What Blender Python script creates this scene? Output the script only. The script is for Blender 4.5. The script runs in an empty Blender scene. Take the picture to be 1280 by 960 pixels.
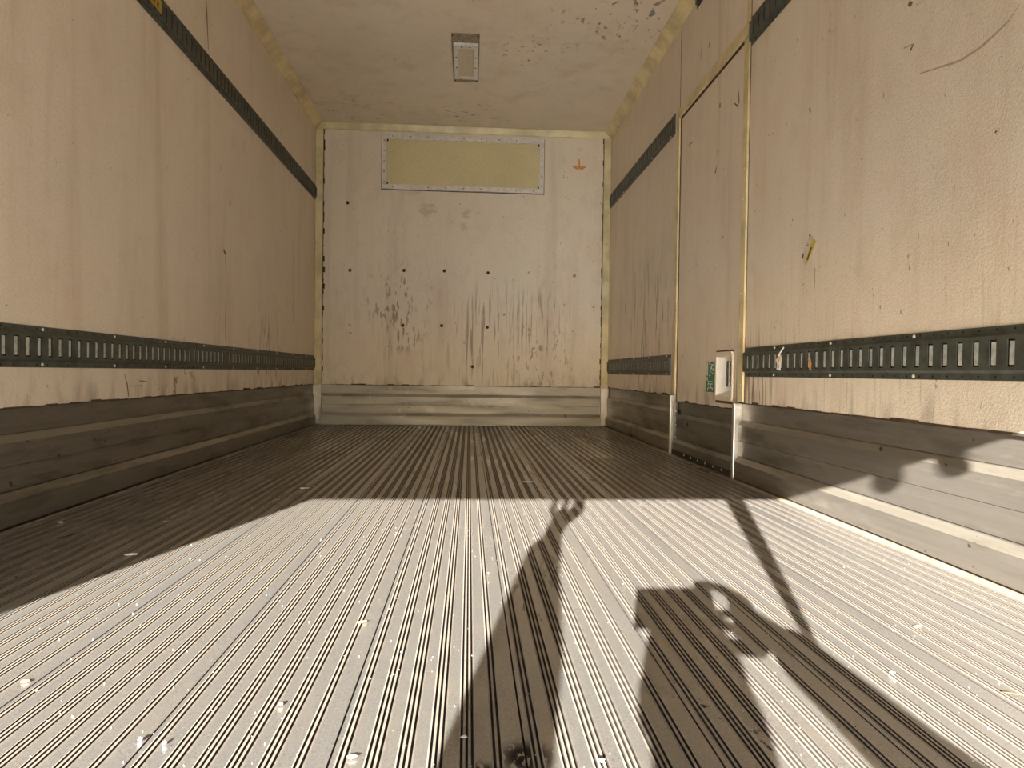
import bpy, bmesh, math, random
from mathutils import Vector, Matrix, Quaternion
random.seed(7)
S = bpy.context.scene
COL = S.collection

# ------------------------------------------------------------------ camera
FPX, YAW, PITCH, ROLL, CH = 815.0, 0.0655, -0.0175, 0.0135, 0.4569
fw = Vector((math.sin(YAW)*math.cos(PITCH), math.cos(YAW)*math.cos(PITCH), math.sin(PITCH)))
r0 = Vector((math.cos(YAW), -math.sin(YAW), 0)); u0 = r0.cross(fw)
rr = math.cos(ROLL)*r0 + math.sin(ROLL)*u0; uu = -math.sin(ROLL)*r0 + math.cos(ROLL)*u0
cd = bpy.data.cameras.new('camera'); cam = bpy.data.objects.new('camera', cd); COL.objects.link(cam)
M = Matrix.Identity(4)
for i in range(3):
    M[i][0] = rr[i]; M[i][1] = uu[i]; M[i][2] = -fw[i]
M[2][3] = CH
cam.matrix_world = M
cd.sensor_width = 36; cd.sensor_fit = 'HORIZONTAL'; cd.lens = FPX/1280*36
cd.clip_start = 0.01; cd.clip_end = 300
S.camera = cam

# ------------------------------------------------------------------ sky, sun, exposure
TX, TZ = 0.285, 0.34                 # the sun travels (TX, 1, -TZ)
sun_dir = Vector((TX, 1, -TZ)).normalized()
W = bpy.data.worlds.new('world'); S.world = W; W.use_nodes = True
wn = W.node_tree.nodes; wl = W.node_tree.links; wn.clear()
wo = wn.new('ShaderNodeOutputWorld'); bg = wn.new('ShaderNodeBackground'); sk = wn.new('ShaderNodeTexSky')
sk.sky_type = 'NISHITA'; sk.sun_disc = False; sk.sun_elevation = math.radians(18)
sk.sun_rotation = math.pi + math.atan2(TX, 1); sk.dust_density = 0.6; sk.air_density = 1.0
bg.inputs['Strength'].default_value = 0.20
wl.new(sk.outputs[0], bg.inputs[0]); wl.new(bg.outputs[0], wo.inputs[0])
sl = bpy.data.lights.new('sun', 'SUN'); sun = bpy.data.objects.new('sun', sl); COL.objects.link(sun)
sun.location = (-3, -10, 6); sun.rotation_euler = sun_dir.to_track_quat('-Z', 'Y').to_euler()
sl.energy = 31.0; sl.color = (1.0, 0.96, 0.905); sl.angle = math.radians(0.45)
S.view_settings.view_transform = 'Standard'; S.view_settings.look = 'None'
S.view_settings.gamma = 1; S.view_settings.use_curve_mapping = False
S.view_settings.exposure = 0.92
S.cycles.max_bounces = 16; S.cycles.diffuse_bounces = 12; S.cycles.glossy_bounces = 6
S.cycles.caustics_reflective = True

# ------------------------------------------------------------------ materials
class NT:
    def __init__(s, name):
        s.m = bpy.data.materials.new(name); s.m.use_nodes = True
        s.t = s.m.node_tree; s.n = s.t.nodes; s.b = s.n['Principled BSDF']
        g = s.n.new('ShaderNodeNewGeometry'); s.pos = g.outputs['Position']
    def link(s, a, b): s.t.links.new(a, b)
    def val(s, x, sock):
        if isinstance(x, (int, float)): sock.default_value = x
        elif isinstance(x, tuple): sock.default_value = x if len(x) == 4 or sock.type == 'VECTOR' else x + (1,)
        else: s.link(x, sock)
    def sc(s, v, off=(0, 0, 0)):
        n = s.n.new('ShaderNodeMapping'); s.link(s.pos, n.inputs[0]); n.inputs['Scale'].default_value = v
        n.inputs['Location'].default_value = off; return n.outputs[0]
    def noise(s, vec, scale=1, detail=4, rough=.55, dist=0):
        n = s.n.new('ShaderNodeTexNoise'); s.link(vec, n.inputs['Vector']); n.inputs['Scale'].default_value = scale
        n.inputs['Detail'].default_value = detail; n.inputs['Roughness'].default_value = rough
        n.inputs['Distortion'].default_value = dist; return n.outputs['Fac']
    def ramp(s, x, a, b, lo=0., hi=1.):
        n = s.n.new('ShaderNodeMapRange'); n.interpolation_type = 'SMOOTHSTEP'; s.val(x, n.inputs[0])
        for i, v in enumerate((a, b, lo, hi)): n.inputs[i+1].default_value = v
        return n.outputs[0]
    def mul(s, a, b, op='MULTIPLY'):
        n = s.n.new('ShaderNodeMath'); n.operation = op; s.val(a, n.inputs[0]); s.val(b, n.inputs[1]); n.use_clamp = (op != 'DISTANCE'); return n.outputs[0]
    def mix(s, f, a, b):
        n = s.n.new('ShaderNodeMix'); n.data_type = 'RGBA'
        s.val(f, n.inputs[0]); s.val(a, n.inputs[6]); s.val(b, n.inputs[7]); return n.outputs[2]
    def axis(s, i):
        n = s.n.new('ShaderNodeSeparateXYZ'); s.link(s.pos, n.inputs[0]); return n.outputs[i]
    def near(s, p, r0, r1):
        n = s.n.new('ShaderNodeVectorMath'); n.operation = 'DISTANCE'; s.link(s.pos, n.inputs[0]); n.inputs[1].default_value = p
        return s.ramp(n.outputs['Value'], r0, r1, 1., 0.)
    def bump(s, h, st, d=.002):
        n = s.n.new('ShaderNodeBump'); n.inputs['Strength'].default_value = st; n.inputs['Distance'].default_value = d
        s.link(h, n.inputs['Height']); s.link(n.outputs[0], s.b.inputs['Normal'])
    def fin(s, col, rough=.5, metal=0., spec=.5):
        s.val(col, s.b.inputs['Base Color']); s.val(rough, s.b.inputs['Roughness']); s.val(metal, s.b.inputs['Metallic'])
        s.b.inputs['Specular IOR Level'].default_value = spec; return s.m

def wall_material(name, base, dirt, ax, low=1.3, lowamt=.5, blot=.35, spk=.7, extra=()):
    t = NT(name)
    # ax: axis along the wall (0 or 1)
    bs = t.noise(t.sc((1.1, 1.1, .55)), 1.0, 4, .6)
    c = t.mix(t.ramp(bs, .38, .72, 0, blot), base, tuple(b*k for b, k in zip(base, (.80, .77, .74))))
    st = t.noise(t.sc((5, 5, .35)), 1.0, 5, .65, .4)
    c = t.mix(t.ramp(st, .5, .75, 0, .35), c, dirt)
    s2 = t.noise(t.sc((62, 62, 2.6), (3, 5, 1)), 1.0, 5, .75)
    z = t.axis(2)
    m = t.ramp(z, .3, low, lowamt, 0.04)
    big = t.ramp(t.noise(t.sc((2.2, 2.2, .9), (7, 1, 2)), 1.0, 3), .4, .65)
    c = t.mix(t.mul(t.mul(t.ramp(s2, .5, .72), m), big), c, tuple(d*.45 for d in dirt))
    # foot line dirt just above the kick boards
    fl = t.mul(t.ramp(z, .335, .46, 1, 0), t.ramp(t.noise(t.sc((14, 14, 5)), 1.0, 4), .45, .7))
    c = t.mix(t.mul(fl, .6), c, tuple(d*.4 for d in dirt))
    sp = t.noise(t.sc((26, 26, 15), (1, 2, 3)), 1.0, 3, .5)
    c = t.mix(t.ramp(sp, .735, .76, 0, spk), c, (.06, .045, .03))
    rd = t.noise(t.sc((3, 3, 2.2), (11, 4, 9)), 1.0, 3)
    c = t.mix(t.ramp(rd, .55, .75, 0, .3), c, (base[0]*.86, base[1]*.66, base[2]*.58))
    for p, r_, sc_, th, col in extra:
        e = t.mul(t.near(p, r_*.25, r_), t.ramp(t.noise(t.sc(sc_, (4, 4, 4)), 1.0, 3, .6), th, th+.06))
        c = t.mix(t.mul(e, .85), c, col)
    peb = t.noise(t.sc((1, 1, 1)), 210, 2, .6)
    wv = t.noise(t.sc((2.5, 2.5, 1.2)), 1, 2, .5)
    h = t.mul(t.mul(peb, .35), wv, 'ADD')
    t.bump(h, .9, .006)
    c = t.mix(t.ramp(t.noise(t.sc((1, 1, 1), (2, 7, 4)), 150, 3, .7), .42, .68, 0, .30), c, (base[0]*.66, base[1]*.62, base[2]*.56))
    c = t.mix(t.ramp(t.noise(t.sc((7, 7, 5), (6, 2, 8)), 1, 5, .65), .5, .72, 0, .30), c, (base[0]*.72, base[1]*.66, base[2]*.58))
    c = t.mix(t.ramp(t.noise(t.sc((60, 60, 34), (8, 2, 3)), 1, 2, .5), .72, .76, 0, .6), c, (.16, .11, .07))
    return t.fin(c, t.ramp(st, .3, .8, .30, .5), 0, .5)

BASE = (.80, .71, .59)
m_wl = wall_material('wall_panel_left', BASE, (.42, .31, .20), 1, 1.0, .5,
    extra=[((-1.298, 4.3, .42), .55, (30, 30, 5), .56, (.20, .13, .08)), ((-1.298, 3.0, .40), .25, (40, 18, 18), .55, (.14, .09, .05))])
m_wr = wall_material('wall_panel_right', BASE, (.42, .31, .20), 1, 1.1, .55,
    extra=[((1.192, 2.7, .42), .3, (40, 60, 3), .5, (.16, .09, .05)), ((1.192, 4.3, .7), .8, (50, 40, 4), .56, (.2, .14, .09))])
m_wb = wall_material('wall_panel_front', (.84, .775, .665), (.36, .28, .20), 0, 1.75, .5,
    extra=[((-.6, 5.56, 1.05), .42, (22, 10, 7), .57, (.30, .22, .16)), ((-.57, 5.56, .8), .26, (40, 10, 9), .55, (.2, .15, .11)),
           ((.62, 5.56, .6), .4, (40, 10, 14), .58, (.3, .23, .16)), ((-.2, 5.56, 1.9), .5, (3, 3, 6), .54, (.62, .49, .40)),
           ((.2, 5.56, .75), .6, (60, 10, 2.2), .56, (.26, .20, .14)), ((.6, 5.56, .9), .4, (60, 10, 3), .57, (.3, .23, .16))])
m_ce = wall_material('ceiling_panel', (.81, .73, .61), (.46, .35, .24), 0, .5, .2, .5, .5,
    extra=[((.85, 3.75, 2.52), .55, (26, 15, 5), .60, (.10, .07, .05)), ((.0, 5.4, 2.52), .5, (14, 30, 5), .60, (.12, .08, .05)),
           ((.35, 4.2, 2.52), .3, (24, 24, 5), .6, (.16, .10, .07)), ((-.95, 5.3, 2.52), .6, (14, 30, 5), .6, (.42, .33, .24))])

def grain_metal(name, base, ax, rough=.42, metal=.75, dark=(.10, .085, .06), light=None):
    t = NT(name)
    v = [60, 60, 60]; v[ax] = 1.2
    g = t.noise(t.sc(tuple(v)), 1.0, 4, .7)
    v2 = [9, 9, 14]; v2[ax] = 2.2
    b = t.noise(t.sc(tuple(v2), (2, 3, 4)), 1.0, 5, .65)
    c = t.mix(t.ramp(g, .3, .75, 0, .45), base, tuple(x*.66 for x in base))
    c = t.mix(t.ramp(b, .48, .75, 0, .75), c, dark)
    lt = light or tuple(min(1, x*1.5) for x in base)
    c = t.mix(t.ramp(t.noise(t.sc((7, 3, 11), (9, 9, 1)), 1.0, 5, .7), .56, .72, 0, .5), c, lt)
    sp = t.noise(t.sc((40, 24, 40), (5, 1, 1)), 1.0, 2)
    c = t.mix(t.ramp(sp, .72, .76, 0, .8), c, (.03, .025, .02))
    t.bump(t.mul(g, b, 'ADD'), .25, .002)
    return t.fin(c, t.ramp(b, .3, .7, rough-.06, rough+.16), metal)
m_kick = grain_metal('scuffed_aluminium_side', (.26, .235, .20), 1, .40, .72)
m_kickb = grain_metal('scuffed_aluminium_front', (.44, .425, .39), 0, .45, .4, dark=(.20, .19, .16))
m_band = grain_metal('rubbed_aluminium_lip', (.29, .26, .21), 1, .42, .6)
m_kickd = grain_metal('dark_scuffed_aluminium', (.19, .18, .15), 1, .42, .6, dark=(.07, .065, .05))
m_post = grain_metal('bright_aluminium_post', (.56, .55, .53), 2, .34, .7)

def floor_material():
    t = NT('worn_aluminium_floor')
    g = t.noise(t.sc((160, 8, 60)), 1.0, 3, .6)
    b = t.noise(t.sc((3.5, 1.2, 1)), 1.0, 5, .6)
    f = t.noise(t.sc((1, 1, 1)), 330, 2, .7)
    c = t.mix(t.ramp(b, .35, .7), (.47, .455, .425), (.37, .37, .36))
    c = t.mix(t.ramp(g, .35, .75, 0, .45), c, (.50, .44, .36))
    c = t.mix(t.ramp(f, .54, .68, 0, .55), c, (.74, .67, .56))
    c = t.mix(t.ramp(t.noise(t.sc((1, 1, 1), (5, 2, 1)), 190, 3, .7), .55, .7, 0, .55), c, (.17, .15, .13))
    c = t.mix(t.ramp(t.noise(t.sc((16, 7, 1), (2, 2, 0)), 1, 4, .65), .5, .7, 0, .5), c, (.52, .47, .38))
    c = t.mix(t.ramp(t.noise(t.sc((60, 40, 10), (3, 3, 3)), 1.0, 3, .6), .66, .74, 0, .7), c, (.66, .58, .46))
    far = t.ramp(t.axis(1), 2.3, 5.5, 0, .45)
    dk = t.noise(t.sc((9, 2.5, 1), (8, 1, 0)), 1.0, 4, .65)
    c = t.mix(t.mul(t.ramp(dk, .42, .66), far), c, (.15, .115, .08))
    for p, r_, th in (((.073, .765, 0), .045, .40), ((.02, .735, 0), .03, .45), ((.34, .86, 0), .05, .56), ((.38, .78, 0), .05, .58)):
        st = t.near(p, r_*.3, r_)
        c = t.mix(t.mul(st, t.ramp(t.noise(t.sc((90, 45, 10), (1, 6, 0)), 1.0, 4), th, th+.06)), c, (.02, .02, .022))
    t.bump(t.mul(f, g, 'ADD'), .35, .0015)
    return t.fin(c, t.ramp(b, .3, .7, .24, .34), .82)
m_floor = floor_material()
def plain(name, col, rough=.5, metal=0., var=.2, scale=40, bump=.1, dark=None):
    t = NT(name)
    n = t.noise(t.sc((1, 1, 1)), scale, 4, .6)
    c = t.mix(t.ramp(n, .35, .7, 0, 1), col, dark or tuple(x*(1-var) for x in col))
    if bump: t.bump(n, bump, .002)
    return t.fin(c, rough, metal)
m_groove = plain('groove_dirt', (.055, .045, .04), .8, 0, .4, 90)
m_rib = plain('rubbed_aluminium_rib', (.37, .32, .26), .5, .5, .2, 60)
m_rail = plain('grey_green_rail_paint', (.085, .095, .078), .45, .25, .45, 26, .25, dark=(.045, .045, .038))
m_zinc = plain('zinc_backing', (.66, .68, .65), .4, .3, .35, 60)
m_zincd = plain('dull_zinc_backing', (.12, .125, .105), .5, .4, .35, 60)
m_hole = plain('dark_hole', (.012, .010, .008), .9, 0, .2, 40, 0)
m_seal = plain('brown_seam_dirt', (.085, .055, .03), .85, 0, .5, 60)
m_trim = plain('cream_plastic_trim', (.76, .65, .37), .4, 0, .22, 6, .15, dark=(.50, .40, .22))
m_trimg = plain('pale_yellow_plastic_trim', (.76, .70, .44), .4, 0, .2, 6, .15, dark=(.55, .49, .28))
m_white = plain('white_plastic', (.80, .79, .74), .35, 0, .12, 20, .05)
m_frame = plain('grey_white_painted_frame', (.80, .785, .75), .4, .1, .18, 30, .1)
m_screw = plain('bright_screw_head', (.85, .80, .68), .3, .25, .2, 60, 0)
m_rust = plain('rusty_screw_plug', (.13, .075, .035), .7, .2, .5, 150, .2)
m_foam = plain('exposed_orange_foam', (.72, .37, .10), .8, 0, .35, 60, .4)
m_plate = plain('grey_lamp_plate', (.34, .29, .21), .45, .4, .3, 50, .2, dark=(.2, .165, .12))
m_lens = plain('frosted_lamp_lens', (.62, .55, .42), .3, 0, .12, 30, .05)
m_green = plain('green_sticker', (.015, .17, .085), .45, 0, .35, 90, .1)
m_ink = plain('sticker_white', (.68, .70, .62), .5, 0, .25, 90, 0)
m_lever = plain('grey_lever', (.16, .16, .15), .4, .5, .3, 60)
m_paper = plain('paper_white', (.80, .78, .72), .7, 0, .1, 90, .1)
m_yel = plain('yellow_sticker', (.62, .47, .07), .6, 0, .35, 90, .1)
m_yelmet = plain('gold_foil_sticker', (.62, .42, .05), .35, .3, .5, 150, .3)
m_black = plain('black_rubber', (.02, .02, .02), .6, 0, .2, 60)
m_orange = plain('orange_tape', (.72, .36, .14), .6, 0, .4, 120, .2)
m_lilac = plain('lilac_print', (.45, .34, .52), .6, 0, .3, 120, 0)
m_doorout = plain('white_door_skin', (.72, .71, .67), .4, 0, .08, 10, .05)
m_strap = plain('black_webbing', (.03, .03, .03), .7, 0, .3, 200, .3)
m_ground = plain('concrete_yard', (.40, .36, .31), .9, 0, .25, 3, .3)
m_scratch = plain('scratch_brown', (.20, .135, .08), .7, 0, .4, 60, 0)
m_scuff = plain('faint_scuff', (.50, .395, .28), .6, 0, .3, 60, 0)
m_stone = plain('tan_grit', (.55, .47, .36), .8, 0, .4, 200, .2)
m_wood = plain('wood_splinter', (.60, .44, .26), .8, 0, .3, 200, .2)
m_skin = plain('skin', (.58, .38, .28), .5, 0, .1, 30, .05)
m_jacket = plain('dark_jacket_cloth', (.05, .06, .085), .85, 0, .25, 160, .3)
m_jeans = plain('blue_trouser_cloth', (.06, .09, .17), .85, 0, .3, 160, .3)
m_hair = plain('dark_brown_hair', (.03, .02, .015), .5, 0, .3, 160, .3)
m_glass = plain('phone_black_glass', (.01, .01, .012), .08, 0, .1, 10, 0)

def vent_material():
    t = NT('yellow_mesh_panel')
    n = t.n.new('ShaderNodeTexVoronoi'); n.inputs['Scale'].default_value = 1; t.link(t.sc((95, 1, 95)), n.inputs['Vector'])
    b = t.noise(t.sc((2, 2, 2)), 1, 3)
    c = t.mix(t.ramp(b, .3, .7), (.72, .65, .40), (.64, .575, .345))
    c = t.mix(t.ramp(n.outputs['Distance'], .0, .55, .35, 0), c, (.30, .25, .12))
    t.bump(n.outputs['Distance'], .3, .002)
    return t.fin(c, .5)
m_vent = vent_material()

# ------------------------------------------------------------------ helpers
def mk(name, bm, mats, parent=None, smooth=False):
    me = bpy.data.meshes.new(name); bmesh.ops.recalc_face_normals(bm, faces=bm.faces[:]) if len(bm.faces) < 60000 else None
    bm.to_mesh(me); bm.free()
    for m in (mats if isinstance(mats, (list, tuple)) else [mats]): me.materials.append(m)
    if smooth:
        for p in me.polygons: p.use_smooth = True
    o = bpy.data.objects.new(name, me); COL.objects.link(o)
    if parent:
        o.parent = parent; o.matrix_parent_inverse = parent.matrix_basis.inverted()
    return o
def tag(o, label, cat, group=None, kind=None):
    o['label'] = label; o['category'] = cat
    if group: o['group'] = group
    if kind: o['kind'] = kind
    return o
def empty(name, loc=(0, 0, 0)):
    o = bpy.data.objects.new(name, None); COL.objects.link(o); o.location = loc; o.empty_display_size = .1; return o
def bx(bm, x0, x1, y0, y1, z0, z1, mi=0, bev=0):
    vs = [bm.verts.new((x, y, z)) for x in (x0, x1) for y in (y0, y1) for z in (z0, z1)]
    fs = [bm.faces.new([vs[i] for i in f]) for f in ((0, 1, 3, 2), (4, 6, 7, 5), (0, 4, 5, 1), (2, 3, 7, 6), (0, 2, 6, 4), (1, 5, 7, 3))]
    for f in fs: f.material_index = mi
    if bev:
        es = list({e for f in fs for e in f.edges})
        r = bmesh.ops.bevel(bm, geom=es, offset=bev, segments=2, affect='EDGES', profile=.6)
        for f in r['faces']: f.material_index = mi
    return fs
def box(name, x0, x1, y0, y1, z0, z1, m, parent=None, bev=0):
    bm = bmesh.new(); bx(bm, x0, x1, y0, y1, z0, z1, 0, bev); return mk(name, bm, m, parent)
def disc(bm, c, n, r, h, seg=10, mi=0, dome=.5):
    n = Vector(n).normalized(); q = n.to_track_quat('Z', 'Y'); c = Vector(c); rings = []
    for rad, hh in ((r, 0), (r, h*dome), (r*.6, h)):
        rings.append([bm.verts.new(c + q @ Vector((rad*math.cos(2*math.pi*i/seg), rad*math.sin(2*math.pi*i/seg), hh))) for i in range(seg)])
    for a, b in zip(rings, rings[1:]):
        for i in range(seg):
            bm.faces.new((a[i], a[(i+1) % seg], b[(i+1) % seg], b[i])).material_index = mi
    bm.faces.new(rings[-1]).material_index = mi
    bm.faces.new(rings[0][::-1]).material_index = mi
def prism(bm, prof, place, a0, a1, mats=None):
    if len(prof) != len(mats or prof): mats = None
    """prof: open/closed list of (d,z); place(a,d,z)->Vector ; extruded from a0 to a1; closed"""
    A = [bm.verts.new(place(a0, d, z)) for d, z in prof]; B = [bm.verts.new(place(a1, d, z)) for d, z in prof]
    n = len(prof)
    for i in range(n):
        f = bm.faces.new((A[i], A[(i+1) % n], B[(i+1) % n], B[i]))
        if mats: f.material_index = mats[i]
    bm.faces.new(A[::-1]); bm.faces.new(B)
def strip(bm, pts, w, nrm, t=.0006, mi=0):
    """thin raised mark following pts on a surface with normal nrm"""
    nrm = Vector(nrm); pts = [Vector(p) for p in pts]; prev = None
    for i, p in enumerate(pts):
        d = (pts[min(i+1, len(pts)-1)] - pts[max(i-1, 0)]).normalized(); s = d.cross(nrm).normalized()
        ww = (w[i] if isinstance(w, (list, tuple)) else w)*.5
        cur = [bm.verts.new(p + s*ww), bm.verts.new(p + s*ww*.8 + nrm*t), bm.verts.new(p - s*ww*.8 + nrm*t), bm.verts.new(p - s*ww)]
        if prev:
            for k in range(3): bm.faces.new((prev[k], prev[k+1], cur[k+1], cur[k])).material_index = mi
        prev = cur

XL, XR, H, D = -1.298, 1.192, 2.520, 5.563
YS = -.20            # rear sill
ZK = .335            # kick board top

# ------------------------------------------------------------------ setting: ground, body shell
g = box('ground', -40, 40, -45, 40, -1.25, -1.15, m_ground); tag(g, 'bare concrete yard outside the open rear of the cargo box', 'ground', kind='structure')
m_sub = m_hole
fl = box('floor', XL-.06, XR+.06, YS, D+.06, -.14, -.012, m_sub); tag(fl, 'grooved aluminium plank floor, sunlit at the near end', 'floor', kind='structure')
# floor planks
PW = .2305
def plank_profile(lo, hi):
    """(x,z,mat) polyline of the plank top between local lo..hi; mat belongs to the segment that follows"""
    P = [(0.0008, -.006, 1), (0.0013, 0, 0)]
    groups = [(.0145, 2), (.051, 3), (.0875, 3), (.124, 3), (.1605, 3), (.197, 2)]
    for c, k in groups:
        offs = (-.0066, 0, .0066) if k == 3 else (-.0034, .0034)
        P.append((c+offs[0]-.0038, 0, 2)); 
        for j, o in enumerate(offs):
            zt = .0009
            P.append((c+o-.0017, zt, 1)); P.append((c+o-.0012, -.0040, 1)); P.append((c+o+.0012, -.0040, 1))
            P.append((c+o+.0017, zt, 2))
        P.append((c+offs[-1]+.0038, 0, 0))
    P += [(PW-.0013, 0, 1), (PW-.0008, -.006, 1)]
    out = [p for p in P if lo <= p[0] <= hi]
    if lo > 0: out.insert(0, (lo, 0, 0))
    if hi < PW: out.append((hi, 0, 0))
    return out
def plank_mesh(lo, hi):
    P = plank_profile(lo, hi); bm = bmesh.new()
    ys = (YS, D-.008)
    A = [bm.verts.new((x, ys[0], z)) for x, z, m in P]; B = [bm.verts.new((x, ys[1], z)) for x, z, m in P]
    for i in range(len(P)-1):
        bm.faces.new((A[i], A[i+1], B[i+1], B[i])).material_index = P[i][2]
    a0 = bm.verts.new((P[0][0], ys[0], -.011)); b0 = bm.verts.new((P[0][0], ys[1], -.011))
    a1 = bm.verts.new((P[-1][0], ys[0], -.011)); b1 = bm.verts.new((P[-1][0], ys[1], -.011))
    for f in ((a0, A[0], B[0], b0), (A[-1], a1, b1, B[-1]), (a0, b0, b1, a1)): bm.faces.new(f).material_index = 1
    bm.faces.new([a0] + A[:] + [a1]); bm.faces.new(([b0] + B[:] + [b1])[::-1])
    return bm
EL, ER = XL+.045, XR-.045      # inner edges of the floor edge trims
j0 = .0725 - 6*PW
full = None
for k in range(11):
    x = j0 + k*PW; lo = max(0, EL-x); hi = min(PW, ER-x)
    if hi <= 0.004: continue
    if lo == 0 and hi == PW:
        if full is None: full = mk('floor_plank', plank_mesh(0, PW), [m_floor, m_groove, m_rib], fl)
        o = full if full.location.x == 0 and 'set' not in full else full.copy()
        if o is not full: COL.objects.link(o); del o['set']
        full['set'] = 1; o.location.x = x
    else:
        o = mk('floor_plank', plank_mesh(lo, hi), [m_floor, m_groove, m_rib], fl); o.location.x = x
del full['set']

# floor edge trims (smooth lip along each side wall)
for n, s, x in ((1, 1, XL), (2, -1, XR)):
    bm = bmesh.new()
    prof = [(0, -.011), (.045, -.011), (.045, .003), (.042, .0065), (.036, .0065), (.030, .002), (.012, .0015), (0, .010)]
    if s > 0: prism(bm, prof, lambda a, d, z: Vector((x+d, a, z)), YS, D-.03)
    else:
        prism(bm, prof, lambda a, d, z: Vector((x-d, a, z)), YS, 2.80); prism(bm, prof, lambda a, d, z: Vector((x-d, a, z)), 3.715, D-.03)
        bx(bm, x-.045, x, 2.80, 3.715, -.011, .0015)
    tr = mk(f'trim_{n}', bm, m_kick if s > 0 else plain('sand_worn_edge', (.33, .27, .20), .5, .2, .35, 30))
    tag(tr, ('smooth aluminium floor edge strip along the foot of the left wall' if s > 0 else 'smooth worn floor edge strip along the foot of the right wall'), 'trim', kind='structure')

TH = .08
def stepped(name, m, core):
    bm = bmesh.new()
    for a in core: bx(bm, *a)
    return mk(name, bm, m)
wl_ = stepped('wall_left', m_wl, [(XL-TH, XL, YS, D, ZK, H), (XL-TH, XL-.013, YS, D, -.14, ZK)]); tag(wl_, 'tan pebbled left wall panel with brown streaks', 'wall', kind='structure')
wb = stepped('wall_front', m_wb, [(XL-TH, XR+TH, D, D+TH, ZK, H+.08), (XL-TH, XR+TH, D+.013, D+TH, -.14, ZK)]); tag(wb, 'stained pale far wall with two rows of plug holes and a vent panel', 'wall', kind='structure')
ce = box('ceiling', XL-TH, XR+TH, YS, D, H, H+.08, m_ce); tag(ce, 'tan stained ceiling panel with dark specks at its right side', 'ceiling', kind='structure')
# right wall: dark core, three skin panels with seams
DY0, DY1, DZ = 2.815, 3.690, 1.935
bm = bmesh.new(); c0 = XR+.006
for a in ((YS, DY0-.01, ZK, H), (DY1+.01, D, ZK, H), (DY0-.01, DY1+.01, DZ+.02, H)): bx(bm, c0, XR+TH, *a)
for a in ((YS, DY0-.01, -.14, ZK), (DY1+.01, D, -.14, ZK)): bx(bm, XR+.013, XR+TH, *a)
bx(bm, XR+TH-.01, XR+TH+.01, DY0-.02, DY1+.02, -.14, DZ+.03)
wr = mk('wall_right', bm, m_seal); tag(wr, 'tan pebbled right wall with a side door cut into it', 'wall', kind='structure')
box('wall_panel', XR, c0, YS, 2.770, ZK, H, m_wr, wr)
box('wall_panel', XR, c0, 3.7085, D, ZK, H, m_wr, wr)
box('wall_panel', XR, c0, 2.774, 3.7045, 1.96, H, m_wr, wr)

# rear frame
bm = bmesh.new(); bx(bm, XL-TH-.02, -1.274, YS-.02, -.15, -.14, H+.08, 0, .004); tag(mk('trim_3', bm, m_doorout), 'white steel rear door post on the left', 'trim', kind='structure')
bm = bmesh.new(); bx(bm, 1.168, XR+TH+.02, YS-.02, -.15, -.14, H+.08, 0, .004); tag(mk('trim_4', bm, m_doorout), 'white steel rear door post on the right', 'trim', kind='structure')
bm = bmesh.new(); bx(bm, -1.274, 1.168, YS-.02, -.17, 2.40, H+.08); bx(bm, XL-TH, XR+TH, YS-.03, YS, -.30, -.003); bx(bm, XL-TH, XR+TH, YS, D+TH, -.30, -.14)
tag(mk('trim_5', bm, m_doorout), 'white steel header above and sill below the rear opening', 'trim', kind='structure')

# cream cove trims
def cove(n, prof, place, a0, a1, m, label):
    bm = bmesh.new(); prism(bm, prof, place, a0, a1); tag(mk(f'trim_{n}', bm, m), label, 'trim', kind='structure')
cv = [(0, 0), (.062, 0), (.060, -.006), (.018, -.040), (.006, -.058), (0, -.060)]
cove(6, cv, lambda a, d, z: Vector((XL+d, a, H+z)), YS, D-.001, m_trim, 'cream cove strip between the left wall and the ceiling')
cove(7, cv, lambda a, d, z: Vector((XR-d, a, H+z)), YS, D-.001, m_trim, 'cream cove strip between the right wall and the ceiling')
cove(8, [(0, 0), (.03, 0), (.03, -.008), (.012, -.050), (0, -.056)], lambda a, d, z: Vector((a, D-d, H+z)), XL+.02, XR-.02, m_trimg, 'pale yellow strip along the top of the far wall')
# vertical corner strips on the far wall + metal posts beneath them
for n, xa, xb, side in ((9, XL+.002, XL+.062, 'left'), (10, XR-.062, XR-.002, 'right')):
    bm = bmesh.new(); bx(bm, xa, xb, D-.016, D, ZK+.004, H-.055, 0, .003)
    o = mk(f'trim_{n}', bm, m_trimg); tag(o, f'pale yellow plastic strip up the {side} far corner', 'trim', kind='structure')
    bm = bmesh.new()
    for k in range(46):   # torn brown sealant along the strip's inner side
        z = ZK + .02 + k*.046; w = .004 + .008*random.random()**2*(2 if side == 'left' else 1)
        xx = xb if side == 'left' else xa-w
        bx(bm, xx, xx+w, D-.004, D, z, z+.044)
    mk('sealant', bm, m_seal, o)
    bm = bmesh.new(); xo = .0 if side == 'left' else 0
    bx(bm, xa, xb, D-.032, D+.01, .012, ZK, 0, .003); 
    p = mk('trim_%d' % (n+2), bm, m_post); tag(p, f'bright aluminium corner post at the {side} end of the far kick boards', 'trim', kind='structure')

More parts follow.
